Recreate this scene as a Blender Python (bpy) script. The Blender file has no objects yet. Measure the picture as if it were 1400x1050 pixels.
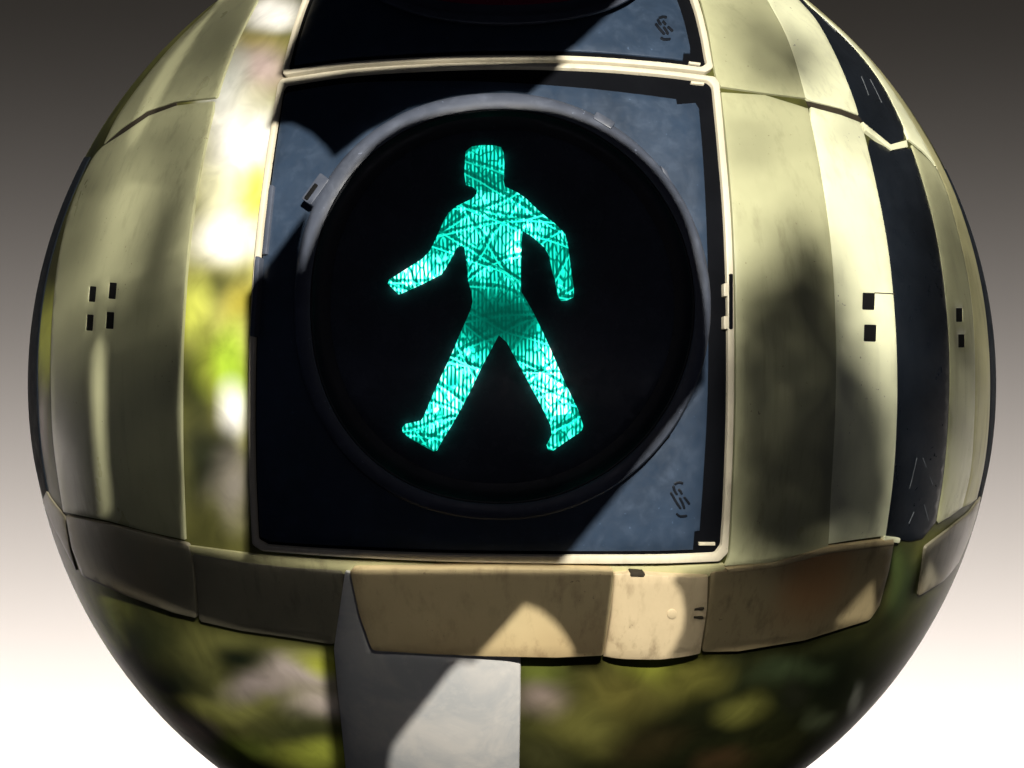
import bpy, bmesh, math, random
from mathutils import Vector, Matrix
from mathutils.geometry import delaunay_2d_cdt
random.seed(7)
S = bpy.context.scene
COL = S.collection
R = 0.300          # ball radius (m)
D = 3.5            # camera distance (m)
BALL = 663.0       # ball radius in photo units used while tracing the panels
CX, CY = 700.0, 525.0
FPX = BALL / math.tan(math.asin(R / D))

# ------------------------------------------------------------------ ball coordinates
def _theta(r, rad=R):
    a = math.atan(r / FPX)
    return math.asin(min(1.0, D * math.sin(a) / rad)) - a
def eq(p, rad=R):
    """tracing unit -> flat map of the ball (arc length in tracing units)"""
    dx, dy = p[0] - CX, CY - p[1]
    r = math.hypot(dx, dy)
    if r < 1e-6: return (0.0, 0.0)
    t = _theta(r, rad) if r <= 650 else _theta(650.0, rad) + (r - 650) * 0.0045
    k = t * BALL / r
    return (dx * k, dy * k)
def sph(e, rad):
    """flat map -> point on the ball at radius rad"""
    l = math.hypot(e[0], e[1])
    if l < 1e-9: return Vector((0, -rad, 0))
    t = l / BALL
    s = math.sin(t) / l
    return Vector((e[0] * s, -math.cos(t), e[1] * s)) * rad
def at(px, py, rad=R): return sph(eq((px, py), rad), rad)

# ------------------------------------------------------------------ 2-D helpers
def resample(loop, step=9.0):
    out = []
    n = len(loop)
    for i in range(n):
        a, b = loop[i], loop[(i + 1) % n]
        k = max(1, int(math.dist(a, b) / step))
        for j in range(k):
            out.append((a[0] + (b[0] - a[0]) * j / k, a[1] + (b[1] - a[1]) * j / k))
    return out
def curve(pts, k=6):
    """open Catmull-Rom through pts"""
    out = []
    n = len(pts)
    for i in range(n - 1):
        p0 = pts[max(i - 1, 0)]; p1 = pts[i]; p2 = pts[i + 1]; p3 = pts[min(i + 2, n - 1)]
        for j in range(k):
            t = j / k
            q = []
            for c in (0, 1):
                q.append(0.5 * (2 * p1[c] + (p2[c] - p0[c]) * t + (2 * p0[c] - 5 * p1[c] + 4 * p2[c] - p3[c]) * t * t
                                + (3 * p1[c] - p0[c] - 3 * p2[c] + p3[c]) * t ** 3))
            out.append(tuple(q))
    out.append(pts[-1])
    return out
def rounded(loop, rad):
    """round every corner of a closed loop"""
    out = []
    n = len(loop)
    for i in range(n):
        p = Vector(loop[i]); a = Vector(loop[i - 1]); b = Vector(loop[(i + 1) % n])
        da, db = a - p, b - p
        if da.length < 1e-6 or db.length < 1e-6: continue
        ang = da.angle(db)
        k = min(rad, da.length * .45, db.length * .45)
        if ang > 2.7: out.append(tuple(p)); continue
        p1, p2 = p + da.normalized() * k, p + db.normalized() * k
        for j in range(5):
            t = j / 4
            out.append(tuple(p1 * (1 - t) ** 2 + p * 2 * t * (1 - t) + p2 * t * t))
    return out
def ellipse(cx, cy, rx, ry, n=96, left=2.0):
    out = []
    for i in range(n):
        c, q = math.cos(2 * math.pi * i / n), math.sin(2 * math.pi * i / n)
        k = 2 / (left if c < 0 else 2.0)
        out.append((cx + rx * math.copysign(abs(c) ** k, c), cy + ry * math.copysign(abs(q) ** k, q)))
    return out
def rect(cx, cy, w, h, deg=0):
    c, s = math.cos(math.radians(deg)), math.sin(math.radians(deg))
    return [(cx + x * c - y * s, cy + x * s + y * c) for x, y in ((-w/2, -h/2), (w/2, -h/2), (w/2, h/2), (-w/2, h/2))]
def area(l): return 0.5 * sum(l[i-1][0] * l[i][1] - l[i][0] * l[i-1][1] for i in range(len(l)))
def inside(p, l):
    c = False
    x, y = p
    j = len(l) - 1
    for i in range(len(l)):
        if (l[i][1] > y) != (l[j][1] > y) and x < (l[j][0] - l[i][0]) * (y - l[i][1]) / (l[j][1] - l[i][1]) + l[i][0]: c = not c
        j = i
    return c
def offset(l, d):
    """move a closed loop inwards by d (negative: outwards)"""
    sg = 1 if area(l) > 0 else -1
    n = len(l); out = []
    for i in range(n):
        a, p, b = Vector(l[i-1]), Vector(l[i]), Vector(l[(i+1) % n])
        u, v = (p - a), (b - p)
        if u.length < 1e-9 or v.length < 1e-9: out.append(tuple(p)); continue
        u.normalize(); v.normalize()
        nn = Vector((-u.y - v.y, u.x + v.x))
        if nn.length < 1e-6: out.append(tuple(p)); continue
        nn.normalize()
        c = max(0.45, nn.dot(Vector((-u.y, u.x))))
        q = p + nn * (sg * d / c)
        out.append((q.x, q.y))
    return out
def triangulate(loops, keep, grid):
    """constrained triangulation of closed loops, keep(centroid) decides"""
    V, E = [], []
    idx = []
    for l in loops:
        b = len(V)
        V += [Vector(p) for p in l]
        E += [(b + i, b + (i + 1) % len(l)) for i in range(len(l))]
        idx.append(list(range(b, b + len(l))))
    xs = [p[0] for l in loops for p in l]; ys = [p[1] for l in loops for p in l]
    segs = [(l[i], l[(i+1) % len(l)]) for l in loops for i in range(len(l))]
    cell = {}
    for i, (a, b) in enumerate(segs):
        for p in (a, b): cell.setdefault((int(p[0] // grid), int(p[1] // grid)), []).append(p)
    y = min(ys) + grid * .5; row = 0
    while y < max(ys):
        x = min(xs) + (grid * .5 if row % 2 else 0)
        while x < max(xs):
            c = (int(x // grid), int(y // grid)); near = False
            for ix in (-1, 0, 1):
                for iy in (-1, 0, 1):
                    for p in cell.get((c[0]+ix, c[1]+iy), ()):
                        if (p[0]-x)**2 + (p[1]-y)**2 < (grid*.55)**2: near = True
            if not near and keep((x, y)): V.append(Vector((x, y)))
            x += grid
        y += grid * .87; row += 1
    ov, oe, of, orig_v, _, _ = delaunay_2d_cdt(V, E, [], 0, 1e-5)
    m = {}
    for o, src in enumerate(orig_v):
        for s in src: m[s] = o
    faces = []
    for f in of:
        c = sum((ov[i] for i in f), Vector((0, 0))) / len(f)
        if keep((c.x, c.y)): faces.append(list(f))
    return ov, faces, [[m.get(i) for i in l] for l in idx]

# ------------------------------------------------------------------ object helpers
def tag(o, label=None, cat=None, group=None, kind=None):
    if label: o['label'] = label
    if cat: o['category'] = cat
    if group: o['group'] = group
    if kind: o['kind'] = kind
    return o
def empty(name, loc, label, cat, group=None):
    o = bpy.data.objects.new(name, None); COL.objects.link(o)
    o.location = loc; o.empty_display_size = .02
    return tag(o, label, cat, group)
def link(name, bm, mat, parent=None, sharp=35, smooth=True):
    bmesh.ops.recalc_face_normals(bm, faces=bm.faces)
    me = bpy.data.meshes.new(name); bm.to_mesh(me); bm.free()
    if smooth:
        me.polygons.foreach_set('use_smooth', [True] * len(me.polygons))
        me.set_sharp_from_angle(angle=math.radians(sharp))
    me.materials.append(mat)
    o = bpy.data.objects.new(name, me); COL.objects.link(o)
    if parent is not None:
        o.parent = parent
        w = Matrix.Translation(parent.location) if parent.type == 'EMPTY' else Matrix.Identity(4)
        o.matrix_parent_inverse = w.inverted()
    return o
def panel_bm(outer, holes, top, bot, bevel=3.0, grid=13.0, rfun=None, bm=None, step=9.0):
    """a curved plate on the ball: outline traced in tracing units, real thickness, rounded rim"""
    bm = bm or bmesh.new()
    depth = bevel / BALL * R
    Lo = [[eq(p, top) for p in resample(l, step)] for l in [outer] + list(holes)]
    ins = [offset(l, bevel if i == 0 else -bevel) for i, l in enumerate(Lo)]
    mid = [offset(l, bevel * .3 if i == 0 else -bevel * .3) for i, l in enumerate(Lo)]
    keep = lambda c: inside(c, ins[0]) and not any(inside(c, h) for h in ins[1:])
    ov, faces, maps = triangulate(ins, keep, grid)
    hgt = (lambda e: top + rfun(e)) if rfun else (lambda e: top)
    vs = [None] * len(ov)
    def V(i):
        if vs[i] is None: vs[i] = bm.verts.new(sph(ov[i], hgt(ov[i])))
        return vs[i]
    for f in faces:
        try: bm.faces.new([V(i) for i in f])
        except ValueError: pass
    for k, l in enumerate(Lo):
        n = len(l)
        r1 = [V(maps[k][i]) for i in range(n)]
        r2 = [bm.verts.new(sph(mid[k][i], hgt(l[i]) - depth * .3)) for i in range(n)]
        r3 = [bm.verts.new(sph(l[i], hgt(l[i]) - depth)) for i in range(n)]
        r4 = [bm.verts.new(sph(l[i], bot)) for i in range(n)]
        for a, b in ((r1, r2), (r2, r3), (r3, r4)):
            for i in range(n):
                j = (i + 1) % n
                try: bm.faces.new([a[i], a[j], b[j], b[i]])
                except ValueError: pass
    return bm
def panel(name, mat, parent, outer, top, bot, holes=(), bevel=3.0, grid=13.0, rfun=None, sharp=35, step=9.0):
    return link(name, panel_bm(outer, holes, top, bot, bevel, grid, rfun, None, step), mat, parent, sharp)
def ring_bm(cx, cy, rx, ry, profile, n=160, left=2.0):
    bm = bmesh.new(); rows = []
    for off, rad in profile:
        rows.append([bm.verts.new(sph(eq(p, rad), rad)) for p in ellipse(cx, cy, rx + off, ry + off, n, left)])
    for a, b in zip(rows, rows[1:]):
        for i in range(n):
            j = (i + 1) % n
            bm.faces.new([a[i], a[j], b[j], b[i]])
    return bm
def stroke_bm(lines, w, top, bot, bm=None):
    """engraved / raised strokes following polylines"""
    bm = bm or bmesh.new()
    for l in lines:
        l = curve(l, 4) if len(l) > 2 else l
        left, right = [], []
        for i, p in enumerate(l):
            a = Vector(l[max(i-1, 0)]); b = Vector(l[min(i+1, len(l)-1)])
            d = (b - a).normalized(); nrm = Vector((-d.y, d.x))
            k = w * (.55 if i in (0, len(l)-1) else 1.0) / 2
            left.append(tuple(Vector(p) + nrm * k)); right.append(tuple(Vector(p) - nrm * k))
        panel_bm(left + right[::-1], [], top, bot, .4, 30, None, bm, 50)
    return bm

# ------------------------------------------------------------------ materials
def new_mat(name):
    m = bpy.data.materials.new(name); m.use_nodes = True
    nt = m.node_tree
    b = nt.nodes['Principled BSDF']
    return m, nt, b
class G:
    """tiny node-graph writer"""
    def __init__(s, nt): s.nt = nt
    def n(s, t, **kw):
        x = s.nt.nodes.new(t)
        for k, v in kw.items(): setattr(x, k, v)
        return x
    def put(s, sock, v):
        if isinstance(v, bpy.types.NodeSocket): s.nt.links.new(v, sock)
        else: sock.default_value = v
    def math(s, op, a, b=0.0, c=0.0, clamp=False):
        x = s.n('ShaderNodeMath', operation=op, use_clamp=clamp)
        s.put(x.inputs[0], a); s.put(x.inputs[1], b); s.put(x.inputs[2], c)
        return x.outputs[0]
    def vec(s, op, a, b=(0, 0, 0)):
        x = s.n('ShaderNodeVectorMath', operation=op)
        s.put(x.inputs[0], a); s.put(x.inputs[1], b)
        return x.outputs['Value'] if op in ('LENGTH', 'DISTANCE', 'DOT_PRODUCT') else x.outputs['Vector']
    def mix(s, f, a, b, blend='MIX'):
        x = s.n('ShaderNodeMix', data_type='RGBA', blend_type=blend)
        s.put(x.inputs[0], f); s.put(x.inputs[6], a); s.put(x.inputs[7], b)
        return x.outputs[2]
    def noise(s, v, scale, detail=3, rough=.5, dist=0.0):
        x = s.n('ShaderNodeTexNoise'); s.put(x.inputs['Vector'], v)
        x.inputs['Scale'].default_value = scale; x.inputs['Detail'].default_value = detail
        x.inputs['Roughness'].default_value = rough; x.inputs['Distortion'].default_value = dist
        return x.outputs['Fac'], x.outputs['Color']
    def rng(s, v, a, b, c=0.0, d=1.0, smooth=False):
        x = s.n('ShaderNodeMapRange', interpolation_type='SMOOTHSTEP' if smooth else 'LINEAR')
        s.put(x.inputs['Value'], v)
        for k, q in (('From Min', a), ('From Max', b), ('To Min', c), ('To Max', d)): s.put(x.inputs[k], q)
        return x.outputs['Result']
    def bump(s, h, strength, dist, b):
        x = s.n('ShaderNodeBump'); x.inputs['Strength'].default_value = strength; x.inputs['Distance'].default_value = dist
        s.put(x.inputs['Height'], h); s.nt.links.new(x.outputs['Normal'], b.inputs['Normal'])
def col(c): return (c[0], c[1], c[2], 1.0)

def painted(name, base, dirt=(.10, .085, .05), rough=.42, spec=.35, wear=.35, tint=None, bump=.06, spot=None):
    m, nt, b = new_mat(name); g = G(nt)
    o = g.n('ShaderNodeTexCoord').outputs['Object']
    f1, _ = g.noise(o, 14, 4, .6)
    c = g.mix(g.rng(f1, .35, .7), col([x * .88 for x in base]), col([min(.9, x * 1.06) for x in base]))
    st = g.n('ShaderNodeMapping'); st.inputs['Scale'].default_value = (1, 1, .07); nt.links.new(o, st.inputs[0])
    f2, _ = g.noise(st.outputs[0], 130, 5, .65)
    f3, _ = g.noise(o, 9, 3, .55)
    streak = g.math('MULTIPLY', g.rng(f2, .5, .72), g.rng(f3, .40, .68))
    c = g.mix(g.math('MULTIPLY', streak, wear), c, col(dirt))
    f4, _ = g.noise(o, 420, 2, .5)
    f5, _ = g.noise(o, 30, 2, .5)
    speck = g.math('MULTIPLY', g.rng(f4, .70, .74), g.rng(f5, .5, .62))
    c = g.mix(g.math('MULTIPLY', speck, .7), c, col((.09, .06, .03)))
    if tint:                                      # rusty / sun-browned places of the paint
        f6, _ = g.noise(o, 6, 3, .5)
        c = g.mix(g.rng(f6, .45, .75, 0, .8), c, col(tint))
    if spot:                                      # an orange-brown reflection painted at one place of this piece
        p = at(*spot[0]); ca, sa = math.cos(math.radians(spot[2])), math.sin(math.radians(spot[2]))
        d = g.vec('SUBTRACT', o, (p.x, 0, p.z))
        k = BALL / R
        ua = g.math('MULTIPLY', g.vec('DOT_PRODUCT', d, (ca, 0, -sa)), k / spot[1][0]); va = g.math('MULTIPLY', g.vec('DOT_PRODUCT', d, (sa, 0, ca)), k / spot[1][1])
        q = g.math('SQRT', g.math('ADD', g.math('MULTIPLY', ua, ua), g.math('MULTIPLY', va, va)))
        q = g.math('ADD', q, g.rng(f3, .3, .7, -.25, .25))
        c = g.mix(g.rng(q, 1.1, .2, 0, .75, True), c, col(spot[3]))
    nt.links.new(c, b.inputs['Base Color'])
    nt.links.new(g.rng(f1, .3, .7, rough - .08, rough + .1), b.inputs['Roughness'])
    b.inputs['Specular IOR Level'].default_value = spec
    f7, _ = g.noise(o, 260, 3, .5)
    g.bump(f7, bump, .0006, b)
    return m
def plastic(name, base, rough=.4, spec=.4, scuff=0.3, bump=.1, scuffcol=None):
    m, nt, b = new_mat(name); g = G(nt)
    o = g.n('ShaderNodeTexCoord').outputs['Object']
    f1, _ = g.noise(o, 22, 5, .65)
    f2, _ = g.noise(o, 90, 4, .6, .4)
    c = g.mix(g.rng(f1, .35, .7), col([x * .8 for x in base]), col([x * 1.2 for x in base]))
    sc = scuffcol or [min(.6, x * 2.4 + .01) for x in base]
    c = g.mix(g.math('MULTIPLY', g.rng(f2, .52, .78), scuff), c, col(sc))
    f4, _ = g.noise(o, 330, 2, .5)
    c = g.mix(g.rng(f4, .73, .77, 0, .6 * min(1, scuff * 2)), c, col([min(.7, x * 5 + .03) for x in base]))
    nt.links.new(c, b.inputs['Base Color'])
    nt.links.new(g.rng(f2, .3, .75, rough - .1, rough + .18), b.inputs['Roughness'])
    b.inputs['Specular IOR Level'].default_value = spec
    f3, _ = g.noise(o, 500, 3, .6)
    g.bump(f3, bump, .0004, b)
    return m

M = {}
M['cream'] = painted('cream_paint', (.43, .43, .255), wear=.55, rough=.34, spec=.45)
M['cream_shadow_side'] = painted('cream_paint_shaded', (.40, .38, .20), wear=.6)  # cream with the shade of its shadow side put into the colour
M['pale'] = painted('cream_paint_sunlit', (.76, .77, .52), wear=.3, rough=.34, spec=.45)  # the same cream made paler, painting in stronger sun
M['rim'] = painted('rim_paint', (.66, .60, .45), wear=.4, rough=.35)
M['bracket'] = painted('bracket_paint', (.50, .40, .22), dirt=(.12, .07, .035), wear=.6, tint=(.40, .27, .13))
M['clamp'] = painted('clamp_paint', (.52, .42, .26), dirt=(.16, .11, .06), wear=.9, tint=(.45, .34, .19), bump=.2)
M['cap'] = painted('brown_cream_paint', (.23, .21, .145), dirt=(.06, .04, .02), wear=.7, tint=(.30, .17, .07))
M['reflcap'] = painted('brown_paint_reflection', (.30, .24, .13), dirt=(.06, .04, .02), wear=.7, spot=((1112, 796), (58, 95), 34, (.36, .19, .08)))  # the spot paints in an orange-brown reflection
M['plate'] = plastic('dark_blue_plastic', (.022, .038, .066), rough=.45, spec=.5, scuff=.22)
M['black'] = plastic('black_plastic', (.012, .014, .019), rough=.4, spec=.3, scuff=.2)
M['ring'] = plastic('grey_black_plastic', (.060, .070, .095), rough=.45, spec=.5, scuff=.3)
M['recess'] = plastic('black_recess_shaded', (.004, .0045, .006), rough=.7, spec=.03, scuff=.0)  # near-black floor colour stands in for shade cast by the frame
M['hole'] = plastic('black_opening', (.006, .006, .006), rough=.8, spec=.1, scuff=.0)
M['emblem'] = plastic('emblem_plastic', (.006, .008, .012), rough=.4, spec=.3, scuff=.1)
M['lens'] = plastic('black_lens', (.046, .053, .068), rough=.22, spec=.2, scuff=.03, bump=.03)
M['redlens'] = plastic('dark_red_lens', (.16, .012, .04), rough=.2, spec=.3, scuff=.1, bump=.03)
M['glossblack'] = plastic('gloss_black', (.008, .0105, .0145), rough=.34, spec=.3, scuff=0)
M['edge'] = plastic('matt_black', (.010, .014, .020), rough=.7, spec=.05, scuff=.0)
M['pale_line'] = plastic('pale_line_plastic', (.10, .11, .12), rough=.6, spec=.2, scuff=.2)
M['seam'] = plastic('seam_dirt', (.035, .028, .018), rough=.7, spec=.2, scuff=.2)

# galvanised post
m, nt, b = new_mat('galvanised_steel'); g = G(nt)
o = g.n('ShaderNodeTexCoord').outputs['Object']
f1, _ = g.noise(o, 26, 5, .65, .6); f2, _ = g.noise(o, 120, 4, .6)
c = g.mix(g.rng(f1, .40, .62), col((.50, .51, .51)), col((.64, .62, .585)))
c = g.mix(g.rng(f2, .55, .75, 0, .3), c, col((.76, .73, .68)))
nt.links.new(c, b.inputs['Base Color']); b.inputs['Metallic'].default_value = .15
nt.links.new(g.rng(f1, .3, .7, .42, .6), b.inputs['Roughness']); b.inputs['Specular IOR Level'].default_value = .3
g.bump(f2, .15, .0006, b); M['pole'] = m

# globe: an out-of-focus garden print
BLOBS = []
def blob(px, py, rx, ry, c, k=1.0, soft=1.0): BLOBS.append((px, py, rx, ry, c, k, soft))
# strip left of the signal
W = (.95, .93, .88); Y = (.80, .76, .12); YG = (.42, .62, .05); OD = (.055, .060, .020); OL = (.26, .25, .06); TN = (.42, .36, .30); BK = (.012, .016, .008)
blob(320, 400, 110, 330, (.50, .48, .14))
blob(365, 20, 60, 26, W); blob(340, 62, 50, 20, (.30, .25, .10)); blob(345, 95, 50, 30, (.42, .33, .30)); blob(300, 120, 30, 60, (.55, .56, .50))
blob(330, 190, 60, 62, W); blob(345, 255, 30, 50, Y); blob(295, 250, 36, 34, (.80, .78, .50)); blob(305, 318, 62, 44, W)
blob(300, 385, 44, 38, (.10, .10, .03)); blob(335, 420, 28, 34, (.38, .33, .05)); blob(268, 425, 30, 50, (.55, .58, .10)); blob(265, 540, 40, 90, OD)
blob(300, 500, 36, 60, (.30, .36, .04)); blob(318, 515, 24, 62, YG); blob(315, 575, 24, 44, W, 1, .8); blob(300, 635, 46, 40, (.03, .03, .02)); blob(270, 640, 40, 60, (.035, .04, .02))
blob(318, 680, 44, 50, (.30, .27, .22)); blob(275, 720, 30, 40, (.10, .10, .03))
# left limb
blob(62, 470, 14, 70, (.42, .44, .08)); blob(62, 590, 14, 50, (.30, .26, .24))
# lower left
blob(300, 930, 190, 110, (.10, .10, .03)); blob(130, 830, 60, 60, (.30, .32, .06)); blob(190, 870, 60, 50, (.02, .025, .01)); blob(240, 925, 60, 36, BK)
blob(150, 870, 30, 40, (.34, .38, .08)); blob(285, 960, 80, 20, (.22, .22, .06)); blob(255, 990, 50, 30, (.38, .30, .22)); blob(330, 1020, 60, 30, (.24, .30, .05))
blob(390, 890, 60, 30, (.16, .16, .05)); blob(400, 920, 60, 26, (.45, .38, .34)); blob(355, 935, 50, 22, (.36, .30, .27)); blob(440, 965, 46, 26, (.52, .44, .38)); blob(435, 905, 40, 18, (.36, .38, .05))
blob(420, 1000, 60, 26, OD); blob(430, 1035, 60, 24, (.38, .42, .06)); blob(330, 900, 46, 26, BK)
# lower right
blob(900, 1000, 260, 120, (.020, .022, .008)); blob(1130, 930, 220, 140, (.010, .014, .006)); blob(740, 920, 44, 26, (.22, .26, .05)); blob(738, 955, 40, 26, (.46, .36, .30)); blob(800, 930, 50, 30, OD)
blob(900, 905, 50, 26, (.36, .40, .05)); blob(850, 940, 80, 40, (.19, .17, .04)); blob(950, 920, 46, 30, (.20, .19, .04)); blob(790, 985, 60, 36, (.25, .24, .06)); blob(880, 1010, 60, 30, (.05, .04, .015))
blob(1010, 975, 36, 26, (.22, .22, .05)); blob(1070, 925, 60, 22, (.05, .07, .03)); blob(730, 1030, 40, 30, (.09, .09, .03)); blob(990, 1045, 40, 20, (.10, .06, .025))
blob(1235, 800, 26, 46, (.06, .09, .03)); blob(1220, 790, 12, 30, (.12, .17, .05)); blob(1175, 960, 12, 34, (.26, .27, .22)); blob(1120, 985, 26, 20, (.10, .12, .06)); blob(1230, 940, 20, 30, (.02, .022, .012)); blob(1080, 960, 20, 30, (.02, .022, .012))
m, nt, b = new_mat('garden_print'); g = G(nt)
o = g.n('ShaderNodeTexCoord').outputs['Object']
_, nc = g.noise(o, 12, 2, .5)
w = g.vec('ADD', o, g.vec('MULTIPLY', g.vec('SUBTRACT', nc, (.5, .5, .5)), (.034, .0, .034)))
f1, _ = g.noise(o, 11, 4, .55, .8)
c = g.mix(g.rng(f1, .35, .7), col((.014, .017, .006)), col((.11, .11, .03)))
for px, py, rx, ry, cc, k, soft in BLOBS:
    if py > 780: cc = [x * (.5 if px > 700 else (1.9 if px < 330 else 1.1)) for x in cc]  # lower print colours scaled to make up for the sun's strength there
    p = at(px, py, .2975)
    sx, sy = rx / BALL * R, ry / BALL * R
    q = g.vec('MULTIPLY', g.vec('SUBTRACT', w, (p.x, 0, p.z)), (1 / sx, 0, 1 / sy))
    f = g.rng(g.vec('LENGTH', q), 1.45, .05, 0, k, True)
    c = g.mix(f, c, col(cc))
f2, _ = g.noise(o, 38, 3, .5, 1.0)
c = g.mix(1.0, c, g.mix(g.rng(f2, .3, .7), col((.72, .72, .72)), col((1.12, 1.12, 1.12))), 'MULTIPLY')
nt.links.new(c, b.inputs['Base Color'])
b.inputs['Roughness'].default_value = .45; b.inputs['Specular IOR Level'].default_value = .12
M['print'] = m

# the lit green figure
m, nt, b = new_mat('lit_green_lens'); g = G(nt)
o = g.n('ShaderNodeTexCoord').outputs['Object']
sep = g.n('ShaderNodeSeparateXYZ'); nt.links.new(o, sep.inputs[0])
u, v = sep.outputs['X'], sep.outputs['Z']
_, wc = g.noise(o, 24, 1, .5)
wcs = g.n('ShaderNodeSeparateColor'); nt.links.new(wc, wcs.inputs[0])
lu = g.math('MULTIPLY_ADD', g.math('SUBTRACT', wcs.outputs[0], .5), .011, u)
lv = g.math('MULTIPLY_ADD', g.math('SUBTRACT', wcs.outputs[1], .5), .011, v)
_, nc = g.noise(o, 60, 2, .5)
ncs = g.n('ShaderNodeSeparateColor'); nt.links.new(nc, ncs.inputs[0])
PX = R / BALL
hat = g.math('SINE', g.math('MULTIPLY_ADD', u, 2 * math.pi / (4.9 * PX), g.math('MULTIPLY', ncs.outputs[0], 4.0)))
hmask, _ = g.noise(o, 160, 2, .5)
hat = g.rng(hat, -.7, .8, .28, 1.0)
hat = g.math('MAXIMUM', hat, g.rng(hmask, .52, .66))
val = hat
def lines(ang, period, width, lo, seedoff):
    ca, sa = math.cos(math.radians(ang)), math.sin(math.radians(ang))
    t = g.math('ADD', g.math('MULTIPLY', lu, ca / (period * PX)), g.math('MULTIPLY', lv, sa / (period * PX)))
    t = g.math('ADD', t, seedoff)
    d = g.math('ABSOLUTE', g.math('SUBTRACT', g.math('FRACT', t), .5))
    return g.rng(d, width / period * .5, width / period * 1.0, 1.0, 0.0)
vor = g.n('ShaderNodeTexVoronoi'); nt.links.new(o, vor.inputs['Vector']); vor.inputs['Scale'].default_value = 70
vcs = g.n('ShaderNodeSeparateColor'); nt.links.new(vor.outputs['Color'], vcs.inputs[0])
val = g.math('MULTIPLY', val, g.rng(vcs.outputs[0], 0, 1, .62, 1.25))
fine = g.n('ShaderNodeTexVoronoi', feature='DISTANCE_TO_EDGE'); nt.links.new(g.vec('MULTIPLY', o, (1, 1, .45)), fine.inputs['Vector']); fine.inputs['Scale'].default_value = 250
val = g.math('MULTIPLY', val, g.rng(fine.outputs['Distance'], .02, .12, .42, 1.0))
for ang, per, wd, lo, so in ((58, 83, 2.8, .40, .1), (121, 71, 2.6, .44, .55), (84, 97, 2.4, .5, .3), (33, 104, 2.2, .5, .8), (149, 90, 2.2, .5, .2), (104, 113, 2.0, .5, .7), (70, 61, 1.8, .55, .4)):
    k = lines(ang, per, wd, lo, so)
    val = g.math('MULTIPLY', val, g.math('SUBTRACT', 1.0, g.math('MULTIPLY', k, 1 - lo)))
    k2 = lines(ang, per, 1.6, lo, so + 4.0 / per)
    val = g.math('MAXIMUM', val, g.math('MULTIPLY', k2, .62))
def spot(px, py, rx, ry):
    p = at(px, py)
    q = g.vec('MULTIPLY', g.vec('SUBTRACT', o, (p.x, 0, p.z)), (1 / (rx * PX), 0, 1 / (ry * PX)))
    return g.rng(g.vec('LENGTH', q), 1.2, .2, 0, 1, True)
val = g.math('MULTIPLY', val, g.math('SUBTRACT', 1.0, g.math('MULTIPLY', spot(684, 436, 72, 54), .90)))
val = g.math('MULTIPLY', val, g.math('SUBTRACT', 1.0, g.math('MULTIPLY', spot(662, 225, 50, 55), .30)))
for sp, k in (((575, 375, 60, 36), .9), ((705, 345, 16, 28), .9), ((626, 530, 44, 70), .9), ((752, 515, 44, 80), .9), ((735, 300, 50, 40), .3)):
    val = g.math('MULTIPLY', val, g.math('MULTIPLY_ADD', spot(*sp), k, 1.0))
ramp = g.n('ShaderNodeValToRGB'); nt.links.new(g.math('MULTIPLY', val, .5), ramp.inputs[0])
cr = ramp.color_ramp
cr.elements[0].position = 0.0; cr.elements[0].color = (.0, .03, .02, 1)
cr.elements[1].position = 1.0; cr.elements[1].color = (.86, 1.0, .84, 1)
for pos, cc in ((.16, (.0, .13, .085, 1)), (.38, (.01, .68, .48, 1)), (.60, (.14, .93, .72, 1))):
    e = cr.elements.new(pos); e.color = cc
nt.links.new(ramp.outputs[0], b.inputs['Emission Color'])
b.inputs['Emission Strength'].default_value = 1.5
b.inputs['Base Color'].default_value = (.0, .02, .015, 1); b.inputs['Roughness'].default_value = .4; b.inputs['Specular IOR Level'].default_value = .1
M['figure'] = m

# ------------------------------------------------------------------ the globe
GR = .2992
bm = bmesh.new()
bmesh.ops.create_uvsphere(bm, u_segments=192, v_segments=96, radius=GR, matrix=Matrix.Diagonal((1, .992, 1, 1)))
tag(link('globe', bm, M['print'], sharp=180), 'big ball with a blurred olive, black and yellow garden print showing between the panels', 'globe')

# ------------------------------------------------------------------ the green signal
B0 = (0, -R, -.12)
sig = empty('pedestrian_signal', B0, 'black square pedestrian signal with a lit green walking figure in the middle of the ball', 'traffic light')
F_OUT = rounded(curve([(384, 107), (480, 93.5), (590, 86.5), (690, 84.5), (800, 87), (900, 95), (978, 104)]) +
        curve([(984, 113), (992, 200), (1000, 300), (1004, 420), (1004, 560), (1000, 680), (996, 756)]) +
        curve([(984, 768), (900, 771), (760, 771), (600, 768), (450, 761), (358, 754)]) +
        curve([(344, 745), (340, 650), (339, 540), (342, 430), (350, 320), (364, 210), (379, 116)]), 9)
F_IN = rounded(curve([(389, 114), (480, 100.5), (590, 93.5), (690, 91), (800, 93.5), (900, 101), (968, 109.5)]) +
       curve([(975, 116), (983, 200), (991, 300), (995, 420), (995, 560), (991, 680), (987, 746)]) +
       curve([(979, 757), (900, 760), (760, 760), (600, 758), (450, 752), (364, 746)]) +
       curve([(351, 739), (347, 650), (346, 540), (349, 430), (357, 320), (371, 210), (385, 121)]), 9)
panel('frame', M['rim'], sig, F_OUT, .3016, .2955, holes=[F_IN], bevel=1.6, grid=9, step=5)
rec_poly = offset(F_IN, -1.5)
panel('recess_floor', M['recess'], sig, rec_poly, .2989, .2955, bevel=.5, grid=22)
P_OUT = curve([(392, 126), (480, 113), (590, 110), (690, 112), (800, 120), (880, 129), (925, 135)]) + [(926, 142), (951, 140)] + \
        curve([(956, 148), (962, 220), (967, 320), (969, 420), (968, 540), (963, 640), (957, 726)]) + [(950, 727), (948, 752)] + \
        curve([(900, 754), (760, 754), (600, 752), (450, 746), (370, 741)]) + \
        curve([(355, 734), (351, 650), (350, 540), (353, 430), (362, 320), (376, 210), (388, 132)])
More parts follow.
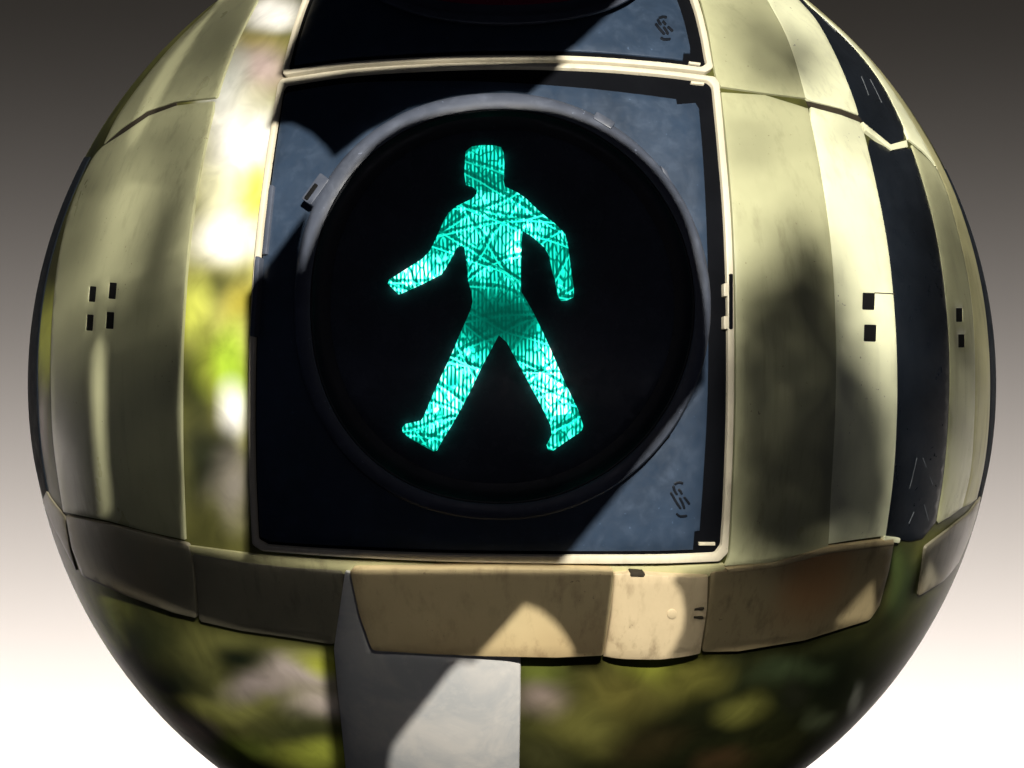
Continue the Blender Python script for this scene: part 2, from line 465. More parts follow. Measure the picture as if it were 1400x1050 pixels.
plate = panel('face_plate', M['plate'], sig, P_OUT, .3000, .2985, bevel=1.5)
RCX, RCY, RRX, RRY = 687, 419, 285, 292
ring = link('visor_ring', ring_bm(RCX, RCY, RRX, RRY, [(0, .2975), (0, .3060), (-2, .3078), (-6, .3085), (-18, .3082), (-22, .3074), (-23, .3050), (-24, .2990)], left=2.2), M['ring'], sig, 30)
link('visor_lining', ring_bm(RCX, RCY, RRX, RRY, [(-20, .2975), (-23.2, .3066), (-25, .3064), (-32, .3036), (-40, .3020), (-52, .3010), (-60, .2975)], left=2.2), M['black'], ring, 30)
for tx, ty, tw, th, ta in ((826, 164, 30, 11, 31), (431, 258, 44, 16, -54)):
    panel('tab', M['ring'], ring, rounded(rect(tx, ty, tw, th, ta), 3), .3092, .2990, bevel=1.2, step=6)
panel('tab', M['ring'], ring, [(903, 226), (912, 233), (924, 262), (917, 258)], .3070, .2990, bevel=1, step=6)
panel('slot', M['hole'], ring, rounded(rect(425, 262, 26, 6, -54), 2), .3095, .3060, bevel=.5, step=6)
panel('slot', M['hole'], ring, rounded(rect(906, 602, 26, 8, -48), 3), .3012, .2990, bevel=.5, step=6)
def dome(e):
    c = eq((RCX, RCY)); q = math.hypot((e[0]-c[0]) / 262, (e[1]-c[1]) / 262)
    return .0022 * max(0, 1 - q * q)
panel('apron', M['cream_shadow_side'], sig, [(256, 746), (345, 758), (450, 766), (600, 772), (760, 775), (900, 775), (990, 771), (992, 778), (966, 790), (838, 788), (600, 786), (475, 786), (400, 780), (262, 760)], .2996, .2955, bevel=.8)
lens = panel('lens', M['lens'], sig, ellipse(RCX, RCY, RRX - 50, RRY - 50, 96, 2.2), .3012, .2970, bevel=1, rfun=dome, grid=11)
FIG = [(637,207.4),(645,201),(658,199),(676,199.4),(685,202),(688.6,209.7),(689.5,223),(688.6,248.6),(690,256),(707,264),(719,272.5),(737.7,290.5),(758,306.5),(772,320),(776,335.4),(779,360.6),(784,394.9),(784,406),(776,410),(767,411),(762,402),(759,381),(756,374),(751,349),(744.6,337.7),(726,321.7),(714.5,314.9),(713,330),(712,385.7),(712.6,400),(718,408.8),(728,426),(741,452.6),(754,481),(771.8,522.6),(789,557.7),(797,581.7),(796,587),(791.5,591.6),(771.8,604.7),(756.5,615.7),(749.5,615),(747.7,609),(754.7,594.9),(753,581.7),(739,553),(723.6,524.8),(706,492),(693,468),(682,458),(676.6,468),(660,498.5),(644.8,531),(629.5,560),(616,584),(605,601),(597,616),(593,617),(574.7,607),(559,598),(551,590.5),(550,585),(554,580),(575.8,575),(580,568.6),(592,540),(605,511.7),(618.5,483),(629.5,457),(644,424),(646.5,413),(645,400),(640.6,385.7),(638,358),(634.9,337.7),(631,335.4),(624.6,337.7),(618.9,349),(607,369.7),(603,375),(575,389),(549,400.5),(544.6,402),(531,388.5),(533,383),(577.7,354.9),(588,344.6),(596,328.6),(607,303),(614,292),(624.6,282.9),(646,272.6),(652,265.7),(651,258.9),(646,254),(637,252),(635,239),(636,219)]
panel('walking_figure', M['figure'], lens, FIG, .3042, .3000, bevel=.6, rfun=dome, grid=12, step=7)
def emblem(cx, cy, sx, sy, parent, top):
    raw = [[(345,160),(310,153),(270,165)], [(262,172),(272,200),(295,228)], [(305,192),(320,206),(335,225)], [(240,212),(270,250),(300,285),(325,312)],
           [(312,242),(340,280),(355,312)], [(350,240),(375,262),(398,285)], [(288,338),(320,356),(378,352)]]
    L = [[(cx + (x - 318) / 6.56 * sx, cy + (y - 255) / 6.56 * sy) for x, y in l] for l in raw]
    link('emblem', stroke_bm(L, 3.4, top + .0005, top - .0012), M['emblem'], parent, 30)
emblem(930, 683, 1.08, 1.5, plate, .3000)
panel('corner_bar', M['rim'], plate, rect(967, 744, 22, 4, 0), .3003, .2978, bevel=.6, step=6)
panel('corner_bar', M['rim'], plate, rect(954, 113, 18, 3, 6), .3003, .2978, bevel=.6, step=6)
for hy in (396, 441):
    panel('hinge', M['rim'], sig, rounded(rect(993, hy, 6, 18, 0), 2), .3026, .2990, bevel=.8, step=6)
panel('hinge_plate', M['recess'], sig, rounded(rect(1000, 412, 5, 76, 0), 2), .3024, .2990, bevel=.8, step=6)
panel('latch', M['ring'], sig, rounded(rect(348, 405, 6, 110, 4), 2), .3050, .2990, bevel=.8, step=6)
panel('latch', M['ring'], sig, rounded(rect(366, 300, 6, 95, 6), 2), .3022, .2990, bevel=.8, step=6)

# ------------------------------------------------------------------ the red signal above
red = empty('stop_signal', (0, -.19, .17), 'dark unlit signal cut off at the top edge, above the lit green one', 'traffic light')
U_OUT = rounded(curve([(386, 102), (480, 89.5), (590, 83), (690, 81), (800, 83), (900, 90.5), (966, 98)]) + [(976, 92)] + curve([(974, 84), (966, 40), (955, 0), (935, -50), (905, -95)]) +
        curve([(840, -108), (690, -118), (540, -106)]) + curve([(465, -92), (436, -50), (413, 0), (398, 45), (386, 92)]), 8)
U_IN = rounded(curve([(393, 94.5), (480, 83.5), (590, 77), (690, 74.5), (800, 76.5), (900, 84), (959, 91)]) + [(967, 86)] + curve([(965, 78), (958, 40), (947, 0), (927, -46), (899, -86)]) +
       curve([(840, -98), (690, -106), (545, -96)]) + curve([(472, -84), (442, -48), (419, 0), (404, 45), (393, 86)]), 8)
panel('frame', M['rim'], red, U_OUT, .3016, .2955, holes=[U_IN], bevel=1.5, grid=9, step=5)
panel('recess_floor', M['recess'], red, offset(U_IN, -1.5), .2990, .2950, bevel=.5, grid=22)
UP = curve([(402, 88), (480, 78), (590, 71), (690, 68), (800, 70), (900, 78), (934, 82)]) + [(935, 72), (944, 72)] + curve([(944, 64), (936, 30), (926, 0), (906, -42), (882, -80)]) + \
     curve([(820, -92), (690, -100), (550, -92)]) + curve([(480, -80), (452, -46), (428, 0), (412, 45), (402, 80)])
uplate = panel('face_plate', M['plate'], red, UP, .3000, .2975, bevel=1.5)
uring = link('visor_ring', ring_bm(690, -33, 196, 68, [(0, .2975), (0, .3060), (-2, .3078), (-4, .3085), (-12, .3080), (-14, .3072), (-16, .3050), (-24, .3018), (-30, .3008), (-34, .2975)]), M['ring'], red, 30)
panel('lens', M['redlens'], red, ellipse(690, -33, 168, 40), .3012, .2970, bevel=1, grid=11)
emblem(908, 38, 1.0, 1.0, uplate, .3000)
panel('corner_bar', M['rim'], uplate, rect(950, 86, 16, 3, 8), .3003, .2978, bevel=.6, step=6)

# ------------------------------------------------------------------ side housings, right
B1 = curve([(1050, 0), (1080, 60), (1105, 148), (1125, 250), (1138, 350), (1143, 450), (1143, 550), (1138, 650), (1133, 744)])
B2 = curve([(1098, 0), (1130, 50), (1160, 115), (1181, 180), (1202, 270), (1216, 350), (1225, 450), (1227, 550), (1222, 650), (1211, 734)])
B3 = curve([(1110, -2), (1180, 70), (1225, 150), (1253, 220), (1276, 300), (1290, 380), (1298, 470), (1298, 550), (1292, 640), (1281, 712)])
B4 = curve([(1118, -2), (1188, 60), (1243, 150), (1287, 240), (1311, 320), (1327, 400), (1333, 480), (1333, 560), (1328, 640), (1316, 694)])
B5 = curve([(1140, 2), (1210, 72), (1262, 150), (1308, 240), (1333, 320), (1349, 400), (1356, 480), (1357, 560), (1352, 630), (1340, 684)])
def upper(c, y): return [p for p in c if p[1] < y]
def lower(c, y): return [p for p in c if p[1] >= y]
hr = empty('signal_housing', (.2, -.2, -.1), 'cream painted housing side right of the lit signal, plain with a soft dark shade', 'housing')
RIMR = curve([(958, 0), (968, 40), (978, 100), (986, 118)])
RIMR2 = curve([(986, 126), (994, 200), (1002, 300), (1006, 420), (1006, 560), (1002, 680), (998, 752), (992, 774)])
up1 = [(925, -60)] + RIMR + [(1046, 127), (1102, 134)] + upper(B1, 130)[::-1] + [(1005, -55)]
panel('upper_panel', M['cream'], hr, up1, .2997, .2955, bevel=.8)
lo1 = RIMR2 + [(1060, 769), (1131, 748)] + lower(B1, 140)[::-1] + [(1046, 129.5)]
panel('lower_panel', M['cream'], hr, lo1, .2997, .2955, bevel=.8)

h2 = empty('signal_housing', (.25, -.14, -.1), 'cream housing side, sun painted into its paler colour, with a tall black window and square vents, far right', 'housing')
up2 = [(1010, -60)] + upper(B1, 134) + [(1106, 137), (1150, 148), (1174, 157)] + upper(B2, 156)[::-1] + [(1062, -52)]
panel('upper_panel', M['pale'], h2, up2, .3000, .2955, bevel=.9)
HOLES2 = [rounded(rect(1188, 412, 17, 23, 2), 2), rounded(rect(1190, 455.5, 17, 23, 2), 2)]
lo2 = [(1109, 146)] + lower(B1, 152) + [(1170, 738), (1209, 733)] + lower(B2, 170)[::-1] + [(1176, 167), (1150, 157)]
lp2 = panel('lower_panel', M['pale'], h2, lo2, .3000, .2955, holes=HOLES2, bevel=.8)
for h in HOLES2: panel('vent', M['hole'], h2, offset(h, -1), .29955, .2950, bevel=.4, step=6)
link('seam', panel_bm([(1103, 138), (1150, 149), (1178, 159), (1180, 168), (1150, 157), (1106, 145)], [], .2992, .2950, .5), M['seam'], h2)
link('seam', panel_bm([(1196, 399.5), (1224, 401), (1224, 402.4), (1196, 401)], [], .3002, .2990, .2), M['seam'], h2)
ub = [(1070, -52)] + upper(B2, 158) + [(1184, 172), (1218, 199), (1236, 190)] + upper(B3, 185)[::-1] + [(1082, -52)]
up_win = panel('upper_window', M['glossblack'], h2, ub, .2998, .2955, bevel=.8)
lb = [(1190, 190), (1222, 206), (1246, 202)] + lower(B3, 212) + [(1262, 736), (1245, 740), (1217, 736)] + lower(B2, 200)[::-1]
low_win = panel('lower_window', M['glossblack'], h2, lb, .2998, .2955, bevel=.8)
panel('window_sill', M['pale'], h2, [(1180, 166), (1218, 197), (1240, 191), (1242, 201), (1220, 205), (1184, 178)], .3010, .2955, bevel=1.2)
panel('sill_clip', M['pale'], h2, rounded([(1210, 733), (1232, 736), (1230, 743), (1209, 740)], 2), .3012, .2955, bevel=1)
for l in ([(1254, 626), (1244, 668)], [(1262, 626), (1276, 664)], [(1250, 700), (1243, 716)], [(1264, 690), (1270, 712)]):  # pale strokes painting in a reflection on the black window
    link('pale_line', stroke_bm([l], 1.6, .30, .2975), M['pale_line'], low_win, 30)
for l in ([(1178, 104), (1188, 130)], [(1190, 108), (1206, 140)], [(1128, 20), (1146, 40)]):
    link('pale_line', stroke_bm([l], 1.8, .30, .2975), M['pale_line'], up_win, 30)
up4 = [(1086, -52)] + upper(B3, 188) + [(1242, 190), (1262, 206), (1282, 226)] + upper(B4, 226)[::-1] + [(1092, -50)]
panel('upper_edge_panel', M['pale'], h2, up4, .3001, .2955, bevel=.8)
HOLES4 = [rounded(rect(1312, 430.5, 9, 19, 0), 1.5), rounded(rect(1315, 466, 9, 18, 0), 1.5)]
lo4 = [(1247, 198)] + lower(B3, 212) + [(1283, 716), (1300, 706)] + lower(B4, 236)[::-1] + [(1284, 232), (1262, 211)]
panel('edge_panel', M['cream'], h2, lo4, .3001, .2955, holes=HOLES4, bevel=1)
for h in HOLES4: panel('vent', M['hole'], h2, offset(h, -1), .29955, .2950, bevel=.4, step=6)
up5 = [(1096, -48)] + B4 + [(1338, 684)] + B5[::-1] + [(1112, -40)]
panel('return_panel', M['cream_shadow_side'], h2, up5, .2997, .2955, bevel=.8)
h3 = empty('signal_housing', (.29, .02, -.1), 'thin dark edge strip at the far right rim of the ball', 'housing')
up6 = [p for p in B5 if p[1] > 225] + curve([(1356, 690), (1385, 610), (1396, 525), (1385, 400), (1352, 270), (1325, 215)])
panel('edge_strip', M['edge'], h3, up6, .2996, .2955, bevel=1.2)

# ------------------------------------------------------------------ side housing, left
A1 = curve([(352, 0), (322, 60), (300, 120), (283, 185), (268, 260), (258, 330), (252, 400), (248, 480), (247, 560), (248, 640), (252, 738)])
A2 = curve([(285, -2), (215, 78), (150, 172), (105, 258), (82, 340), (72, 420), (69, 500), (72, 600), (86, 700)])
hl = empty('signal_housing', (-.25, -.16, -.1), 'shaded cream housing side with four small square vents, left of the lit signal', 'housing')
upl = [(302, -50)] + upper(A2, 168) + [(142, 196), (165, 176), (200, 152), (240, 139), (294, 133)] + upper(A1, 132)[::-1] + [(366, -40)]
panel('upper_panel', M['cream'], hl, upl, .2999, .2955, bevel=.8)
HOLESL = [rounded(rect(126, 402, 9, 21, 5), 1.5), rounded(rect(153.5, 397.5, 10, 22, 5), 1.5), rounded(rect(122.5, 441, 9, 22, 4), 1.5), rounded(rect(150, 438, 10.5, 23, 3), 1.5)]
lol = [(140, 200)] + lower(A2, 205) + [(150, 713), (200, 727)] + lower(A1, 145)[::-1] + [(292, 138), (241, 144), (203, 158), (168, 182)]
panel('lower_panel', M['cream'], hl, lol, .2999, .2955, holes=HOLESL, bevel=1)
for h in HOLESL: panel('vent', M['hole'], hl, offset(h, -1), .29955, .2950, bevel=.4, step=6)
link('seam', panel_bm([(138, 202), (165, 176), (200, 151.5), (241, 139), (241, 146), (203, 160), (168, 184)], [], .2993, .2950, .5), M['seam'], hl)
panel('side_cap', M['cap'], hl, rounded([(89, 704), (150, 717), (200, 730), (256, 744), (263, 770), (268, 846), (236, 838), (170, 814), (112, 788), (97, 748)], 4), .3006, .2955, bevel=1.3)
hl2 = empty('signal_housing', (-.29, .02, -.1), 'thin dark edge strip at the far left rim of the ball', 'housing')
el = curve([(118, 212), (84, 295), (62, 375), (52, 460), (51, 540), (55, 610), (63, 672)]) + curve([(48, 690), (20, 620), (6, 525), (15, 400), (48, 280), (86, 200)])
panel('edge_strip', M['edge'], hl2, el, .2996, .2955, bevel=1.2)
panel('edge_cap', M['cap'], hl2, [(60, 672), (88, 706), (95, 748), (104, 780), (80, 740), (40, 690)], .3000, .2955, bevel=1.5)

# ------------------------------------------------------------------ brackets and post
br = empty('mounting_bracket', (0, -.24, -.16), 'tan bracket plate with a bright sunlit triangle, under the lit green signal', 'bracket')
panel('plate', M['bracket'], br, rounded([(477, 779), (560, 778), (660, 777), (760, 778), (841, 781), (836, 830), (826, 897), (760, 900), (660, 898), (580, 895), (508, 890), (490, 840)], 6), .3062, .2960, bevel=1.8)
def bulge(e):
    a, b = eq((826, 835))[0], eq((968, 835))[0]
    t = (e[0] - (a + b) / 2) / ((b - a) / 2)
    return .005 * math.sqrt(max(0, 1 - t * t))
clamp = panel('clamp', M['clamp'], br, [(838, 783), (860, 780), (920, 784), (967, 786), (966, 830), (956, 891), (900, 896), (825, 897), (834, 840)], .3005, .2955, bevel=2, rfun=bulge)
panel('bolt', M['clamp'], clamp, ellipse(919, 840, 7, 7, 16), .3060, .2990, bevel=1.5, step=5)
for l in ([(924, 835), (944, 834), (963, 832)], [(932, 843), (948, 844), (962, 845)]):
    link('slot', stroke_bm([l], 3.4, .3042, .2990), M['seam'], clamp, 30)
panel('notch', M['seam'], clamp, rounded(rect(872, 786, 20, 6, 4), 2), .3052, .2990, bevel=.5, step=5)

bl = empty('side_bracket', (-.13, -.24, -.16), 'dark olive bracket cover in shade, left of the tan bracket plate', 'bracket')
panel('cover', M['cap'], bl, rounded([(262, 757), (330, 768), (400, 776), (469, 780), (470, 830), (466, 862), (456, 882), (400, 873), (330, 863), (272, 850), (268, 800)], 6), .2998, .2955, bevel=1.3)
brr = empty('side_bracket', (.2, -.2, -.16), 'brown bracket cover with a painted orange-brown reflection, right of the tan bracket plate', 'bracket')
panel('cover', M['reflcap'], brr, rounded([(972, 783), (1060, 771), (1135, 754), (1223, 741), (1216, 780), (1203, 828), (1190, 848), (1100, 876), (1010, 891), (960, 892), (968, 840)], 5), .3006, .2955, bevel=1.3)
panel('lip', M['bracket'], brr, [(994, 778), (1060, 770), (1134, 748), (1222, 737), (1223, 745), (1135, 757), (1060, 776), (996, 784)], .3014, .2955, bevel=1.5)
b3 = empty('side_bracket', (.28, -.1, -.13), 'small brown bracket cover with a lit triangle at the right rim of the ball', 'bracket')
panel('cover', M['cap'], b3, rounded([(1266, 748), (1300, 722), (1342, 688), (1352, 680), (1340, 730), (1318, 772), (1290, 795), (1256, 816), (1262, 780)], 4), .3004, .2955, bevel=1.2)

def post_r(e):
    a, b = eq((462, 960))[0], eq((712, 960))[0]
    t = (e[0] - (a + b) / 2) / ((b - a) / 2)
    return .0050 * math.sqrt(max(0.0, 1 - min(1, t * t)))
pole_loop = [(474, 779), (560, 786), (680, 800), (712, 880), (712, 950), (710, 1050), (706, 1120), (694, 1200), (500, 1200), (478, 1100), (472, 1050), (463, 960), (457, 886), (466, 830)]
tag(panel('post', M['pole'], None, pole_loop, .2990, .2945, bevel=1.5, rfun=post_r), 'grey galvanised steel post below the tan bracket plate', 'post')

# ------------------------------------------------------------------ sun direction, added shade casters
AZ, EL = math.radians(8), math.radians(23)
SUN = Vector((math.sin(AZ) * math.cos(EL), -math.cos(AZ) * math.cos(EL), math.sin(EL)))
SU = SUN.cross(Vector((0, 0, 1))).normalized() * -1     # points right seen from the sun side
SV = SUN.cross(SU).normalized()
if SV.z < 0: SV = -SV
def sunplane(p): return (p.dot(SU), p.dot(SV))
def shade_loop(l, rad=.3005): return [sunplane(at(x, y, rad(eq((x, y))) if callable(rad) else rad)) for x, y in resample(l, 14)]
HARD = [   # (coverage from top to bottom, radius of the surface that is shaded, outline of the wanted shadow)
 # lens, lower left of the face plate
 (1, .3005, [(336, 402), (424, 282), (414, 330), (409, 382), (419, 354), (433, 318), (452, 284), *curve([(478, 242), (512, 203), (560, 174), (625, 158), (690, 153), (760, 160), (830, 188), (890, 236), (933, 300), (955, 380), (963, 450), (962, 522)], 5), (905, 600), (848, 672), (774, 762), (762, 776), (600, 774), (336, 760)]),
 # upper left of the face plate
 (1, .3005, [(366, 172), (384, 112), (480, 97), (600, 88), (778, 82), (722, 130), (690, 127), (620, 134), (560, 150), (500, 182), (456, 216), (444, 200), (425, 182), (398, 168)]),
 # upper signal
 (1, .3005, [(380, 101), (480, 92), (600, 84), (762, 82), (790, 60), (858, -4), (880, -60), (690, -110), (470, -90), (430, -10), (396, 60)]),
 # bracket plate
 (.92, .306, [(474, 779), (842, 779), (826, 902), (782, 902), (785, 893), (778, 878), (762, 855), (740, 836), (717, 827), (690, 857), (655, 895), (650, 902), (474, 902)]),
 # post
 (.96, lambda e: .2990 + post_r(e), [(450, 776), (480, 776), (500, 894), (632, 902), (612, 922), (535, 1022), (532, 1050), (528, 1075), (458, 1075), (446, 960), (440, 880)]),
 # clamp edge
 (.8, lambda e: .3005 + bulge(e), [(940, 776), (972, 776), (972, 900), (915, 900), (933, 862), (936, 838), (932, 812), (918, 792)]),
 # right bracket covers
 (.90, .3005, [(974, 776), (1060, 768), (1226, 744), (1220, 790), (1197, 846), (1194, 798), (1140, 855), (1188, 850), (1100, 882), (960, 896)]),
 (.90, .3005, [(1262, 750), (1345, 690), (1330, 760), (1284, 796), (1272, 769), (1256, 812), (1240, 815)]),
 # left bracket covers
 (.95, .3000, [(88, 702), (250, 742), (350, 764), (472, 778), (468, 862), (455, 886), (330, 866), (268, 850), (170, 816), (110, 788)]),
 # left panel round the lit stripe
 ((0, .35, .75, .93, .97, .97, .97, .97, .97), .2999, [(68, 436), (138, 402), (137, 456), (127, 480), (125, 520), (128, 580), (134, 650), (140, 702), (152, 702), (146, 640), (143, 580), (143, 520), (143, 478), (137, 456), (138.2, 402), (258, 340), (247, 560), (252, 742), (86, 702), (70, 600)]),
 # upper left panel beside its lit stripe
 ((.6, .6, .6, .4, .1), .2999, [(297, 0), (229, 82), (198, 133), (185, 164), (175, 187), (178, 206), (170, 260), (96, 280), (130, 195), (210, 75), (280, -10)]),
 ((.6, .6, .55, .35, .1), .2999, [(302, -4), (267, 50), (229, 114), (211, 149), (204, 164), (178, 206), (172, 250), (268, 260), (285, 180), (300, 120), (322, 60), (354, -4)]),
]
def inpoly_any(p, L): return any(inside(p, l) for l in L)
def shadow_gobo():  # added light blocker, its pieces cut to the wanted shadow outlines
    L0 = 1.25; per = .0021
    bm = bmesh.new()
    for cov, rad, l in HARD:
        q = shade_loop(l, rad)
        V = [Vector(p) for p in q]; E = [(i, (i + 1) % len(q)) for i in range(len(q))]
        keep = lambda c: inside(c, q)
        if cov != 1:
            y0, y1 = min(p[1] for p in q), max(p[1] for p in q)
            x0, x1 = min(p[0] for p in q) - .01, max(p[0] for p in q) + .01
            def cv(v):
                if not isinstance(cov, tuple): return cov
                t = min(.999, max(0, (y1 - v) / (y1 - y0))) * (len(cov) - 1)
                return cov[int(t)] * (1 - t % 1) + cov[int(t) + 1] * (t % 1)
            k0, k1 = math.floor(y0 / per), math.ceil(y1 / per)
            for k in range(k0, k1 + 1):
                for yy in (k * per + .00003, k * per + cv(k * per) * per):
                    b = len(V); V += [Vector((x0, yy)), Vector((x1, yy))]; E.append((b, b + 1))
            keep = lambda c: inside(c, q) and (c[1] / per) % 1.0 < cv(math.floor(c[1] / per) * per)
        ov, oe, of, _, _, _ = delaunay_2d_cdt(V, E, [], 0, 1e-7)
        faces = [f for f in of if keep(tuple(sum((ov[i] for i in f), Vector((0, 0))) / len(f)))]
        used = sorted({i for f in faces for i in f})
        top = {i: bm.verts.new(SU * ov[i].x + SV * ov[i].y + SUN * (L0 + .0006)) for i in used}
        bot = {i: bm.verts.new(SU * ov[i].x + SV * ov[i].y + SUN * (L0 - .0006)) for i in used}
        cnt = {}
        for f in faces:
            bm.faces.new([top[i] for i in f]); bm.faces.new([bot[i] for i in f][::-1])
            for i in range(len(f)):
                e = (f[i], f[(i + 1) % len(f)]); cnt.setdefault(tuple(sorted(e)), []).append(e)
        for es in cnt.values():
            if len(es) == 1:
                i, j = es[0]
                bm.faces.new([top[i], bot[i], bot[j], top[j]])
    return bm
tag(link('shadow_gobo', shadow_gobo(), M['hole'], smooth=False), 'added slatted gobo, unseen above the ball, cut to the shadow outlines', 'shadow gobo')

SOFT = [  # (x, y, rx, ry, degrees, density)
 (216, 330, 30, 150, 17, .97), (240, 520, 30, 50, 0, .5), (100, 300, 30, 120, 14, .6), (225, 190, 26, 40, 10, .5), (110, 430, 40, 40, 0, .4),
 (300, 60, 36, 60, 30, .4), (190, 790, 110, 60, 15, .5), (370, 825, 110, 50, 5, .5), (300, 740, 70, 30, 0, .4), (280, 640, 40, 60, 0, .4),
 (1085, 80, 40, 46, 20, .6), (1098, 380, 50, 90, 0, .74), (1030, 440, 44, 90, 0, .5), (1074, 575, 115, 225, 0, .75), (1074, 720, 110, 80, 0, .6), (1125, 620, 36, 140, 0, .4), (1030, 60, 40, 90, 0, .3), (1030, 190, 40, 50, 0, .2),
 (1152, 470, 22, 90, 0, .5), (1185, 640, 54, 160, 0, .76), (1160, 190, 30, 20, 20, .4), (1310, 500, 70, 260, 0, .5), (1275, 300, 40, 80, 0, .3),
]
def soft_density(px, py):
    keep = 1.0
    for x, y, rx, ry, a, k in SOFT:
        c, s = math.cos(math.radians(a)), math.sin(math.radians(a))
        dx, dy = px - x, py - y
        u, v = (dx * c + dy * s) / rx, (-dx * s + dy * c) / ry
        q = math.hypot(u, v)
        if q < 1.25:
            t = min(1, max(0, (1.25 - q) / .7)); t = t * t * (3 - 2 * t)
            keep *= 1 - k * t
    return 1 - keep
def leaf(bm, c, n, size, rnd):
    t = Vector((rnd.uniform(-1, 1), rnd.uniform(-1, 1), rnd.uniform(-1, 1))).cross(n).normalized()
    b = n.cross(t)
    pts = [(-1, 0, 0), (-.35, .42, .08), (.35, .36, .08), (1, 0, -.06), (.35, -.36, .08), (-.35, -.42, .08)]
    vs = [bm.verts.new(c + t * (x * size) + b * (y * size) + n * (z * size)) for x, y, z in pts]
    bm.faces.new([vs[0], vs[1], vs[2], vs[3]]); bm.faces.new([vs[0], vs[3], vs[4], vs[5]])
def shade_canopy():  # leaves scattered by the soft-shade map, added only to cast that shade
    rnd = random.Random(11)
    bm = bmesh.new()
    size = .0055
    la = size * size * .55
    step = 8.0
    y = -20.0
    while y < 1000:
        x = 36.0
        while x < 1365:
            if math.hypot(x - CX, y - CY) < 655:
                dns = soft_density(x, y)
                if dns > .02:
                    p0 = at(x, y); p1 = at(x + step, y); p2 = at(x, y + step)
                    a = sunplane(p0); b1 = sunplane(p1); b2 = sunplane(p2)
                    A = abs((b1[0]-a[0]) * (b2[1]-a[1]) - (b1[1]-a[1]) * (b2[0]-a[0]))
                    if p0.normalized().dot(SUN) > 0.0:
                        lam = -math.log(max(.03, 1 - dns)) * A / la
                        k = int(lam) + (1 if rnd.random() < lam - int(lam) else 0)
                        for _ in range(k):
                            q = at(x + rnd.uniform(0, step), y + rnd.uniform(0, step))
                            L = rnd.uniform(6.6, 8.6)
                            u, v = sunplane(q)
                            n = (SUN + Vector((rnd.uniform(-1, 1), rnd.uniform(-1, 1), rnd.uniform(-1, 1))) * .7).normalized()
                            leaf(bm, SU * u + SV * v + SUN * L, n, size * rnd.uniform(.8, 1.25), rnd)
            x += step
        y += step
    return bm
mleaf = plastic('shade_leaf_green', (.05, .085, .025), rough=.5, spec=.3, scuff=.2)
mbark = plastic('shade_branch_bark', (.09, .065, .045), rough=.8, spec=.1, scuff=.3)
branch = empty('shade_branch', SUN * 7.4 + Vector((.9, 0, .6)), 'leafy branch added out of view, leaves placed to cast soft shade on the ball', 'branch')
link('shade_leaves', shade_canopy(), mleaf, branch, smooth=False)
def tube(bm, a, b, r0, r1, n=8):
    d = (b - a).normalized(); s = d.orthogonal().normalized(); t = d.cross(s)
    A = [bm.verts.new(a + (s * math.cos(2*math.pi*i/n) + t * math.sin(2*math.pi*i/n)) * r0) for i in range(n)]
    B = [bm.verts.new(b + (s * math.cos(2*math.pi*i/n) + t * math.sin(2*math.pi*i/n)) * r1) for i in range(n)]
    for i in range(n): bm.faces.new([A[i], A[(i+1) % n], B[(i+1) % n], B[i]])
bm = bmesh.new()
o0 = SUN * 7.4 + Vector((.9, 0, .6))
for u, v in ((-.22, .05), (-.2, -.15), (.2, .1), (.18, -.08), (.24, .22), (-.1, .26)):
    tube(bm, o0, SU * u + SV * v + SUN * 7.4, .004, .0008)
link('shade_twigs', bm, mbark, branch)

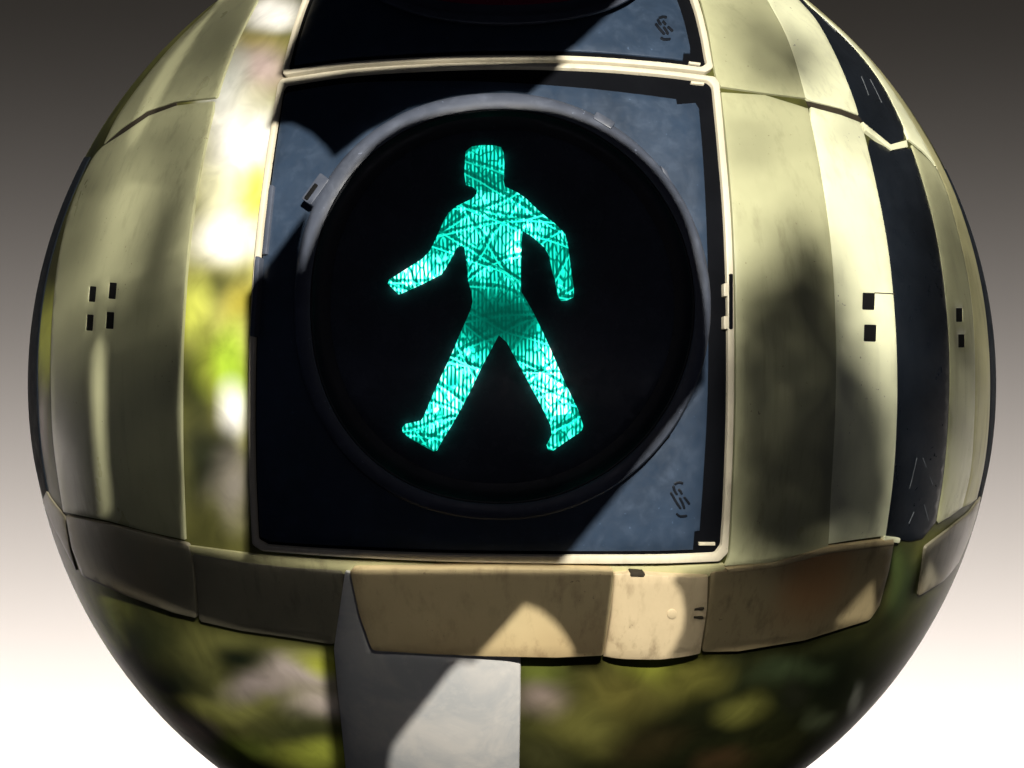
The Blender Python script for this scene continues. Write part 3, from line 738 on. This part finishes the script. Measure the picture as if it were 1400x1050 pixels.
# ------------------------------------------------------------------ backdrop
BY = 6.0
m, nt, b = new_mat('dark_backdrop_cloth'); g = G(nt)
o = g.n('ShaderNodeTexCoord').outputs['Object']
f1, _ = g.noise(o, 3, 3, .5)
nt.links.new(g.mix(f1, col((.0108, .0100, .0094)), col((.0118, .0109, .0103))), b.inputs['Base Color'])
b.inputs['Roughness'].default_value = .95; b.inputs['Specular IOR Level'].default_value = 0.0
M['backdrop'] = m
bm = bmesh.new()
bmesh.ops.create_cube(bm, size=1, matrix=Matrix.Translation((0, BY + .02, 1.2)) @ Matrix.Diagonal((18, .04, 6.4, 1)))
tag(link('backdrop', bm, M['backdrop'], smooth=False), 'plain studio backdrop, dark brown-grey at the top and white at the bottom', 'backdrop', kind='structure')
def strip(name, z, y, power, tilt, spread, sy=.15, color=(1, .97, .93)):
    l = bpy.data.lights.new(name, 'AREA'); l.shape = 'RECTANGLE'; l.size = 14.0; l.size_y = sy
    l.energy = power; l.spread = math.radians(spread); l.color = color
    ob = bpy.data.objects.new(name, l); COL.objects.link(ob)
    ob.location = (0, y, z); ob.rotation_euler = (math.radians(90 + tilt), 0, 0)
    return ob
strip('added_backdrop_lamp', -1.15, BY - 1.02, 7500, 5.5, 112)  # added lamp that makes the backdrop's dark-to-white gradient

# ------------------------------------------------------------------ light, camera, render
wd = bpy.data.worlds.new('World'); S.world = wd; wd.use_nodes = True
wn = wd.node_tree
sky = wn.nodes.new('ShaderNodeTexSky'); sky.sky_type = 'NISHITA'; sky.sun_disc = False
sky.sun_elevation = EL; sky.air_density = .012; sky.dust_density = .035; sky.ozone_density = 0
sky.sun_rotation = math.radians(180 - 8)
bg = wn.nodes['Background']; wn.links.new(sky.outputs[0], bg.inputs[0]); bg.inputs[1].default_value = .05
sl = bpy.data.lights.new('sun', 'SUN'); sl.energy = 5.0; sl.angle = math.radians(.3); sl.color = (1, .95, .86)
so = bpy.data.objects.new('sun', sl); COL.objects.link(so)
so.rotation_euler = (-SUN).to_track_quat('-Z', 'Y').to_euler()
cam = bpy.data.cameras.new('camera'); co = bpy.data.objects.new('camera', cam); COL.objects.link(co)
co.location = (0, -D, 0); co.rotation_euler = (math.radians(90), 0, 0)
cam.sensor_width = 36; cam.lens = FPX / 1400 * 36; cam.clip_end = 100; cam.clip_start = .05
S.camera = co
S.view_settings.view_transform = 'Standard'; S.view_settings.look = 'None'
S.view_settings.exposure = .62; S.view_settings.gamma = 1; S.view_settings.use_curve_mapping = False
S.render.engine = 'CYCLES'
S.cycles.use_denoising = True
S.cycles.max_bounces = 6
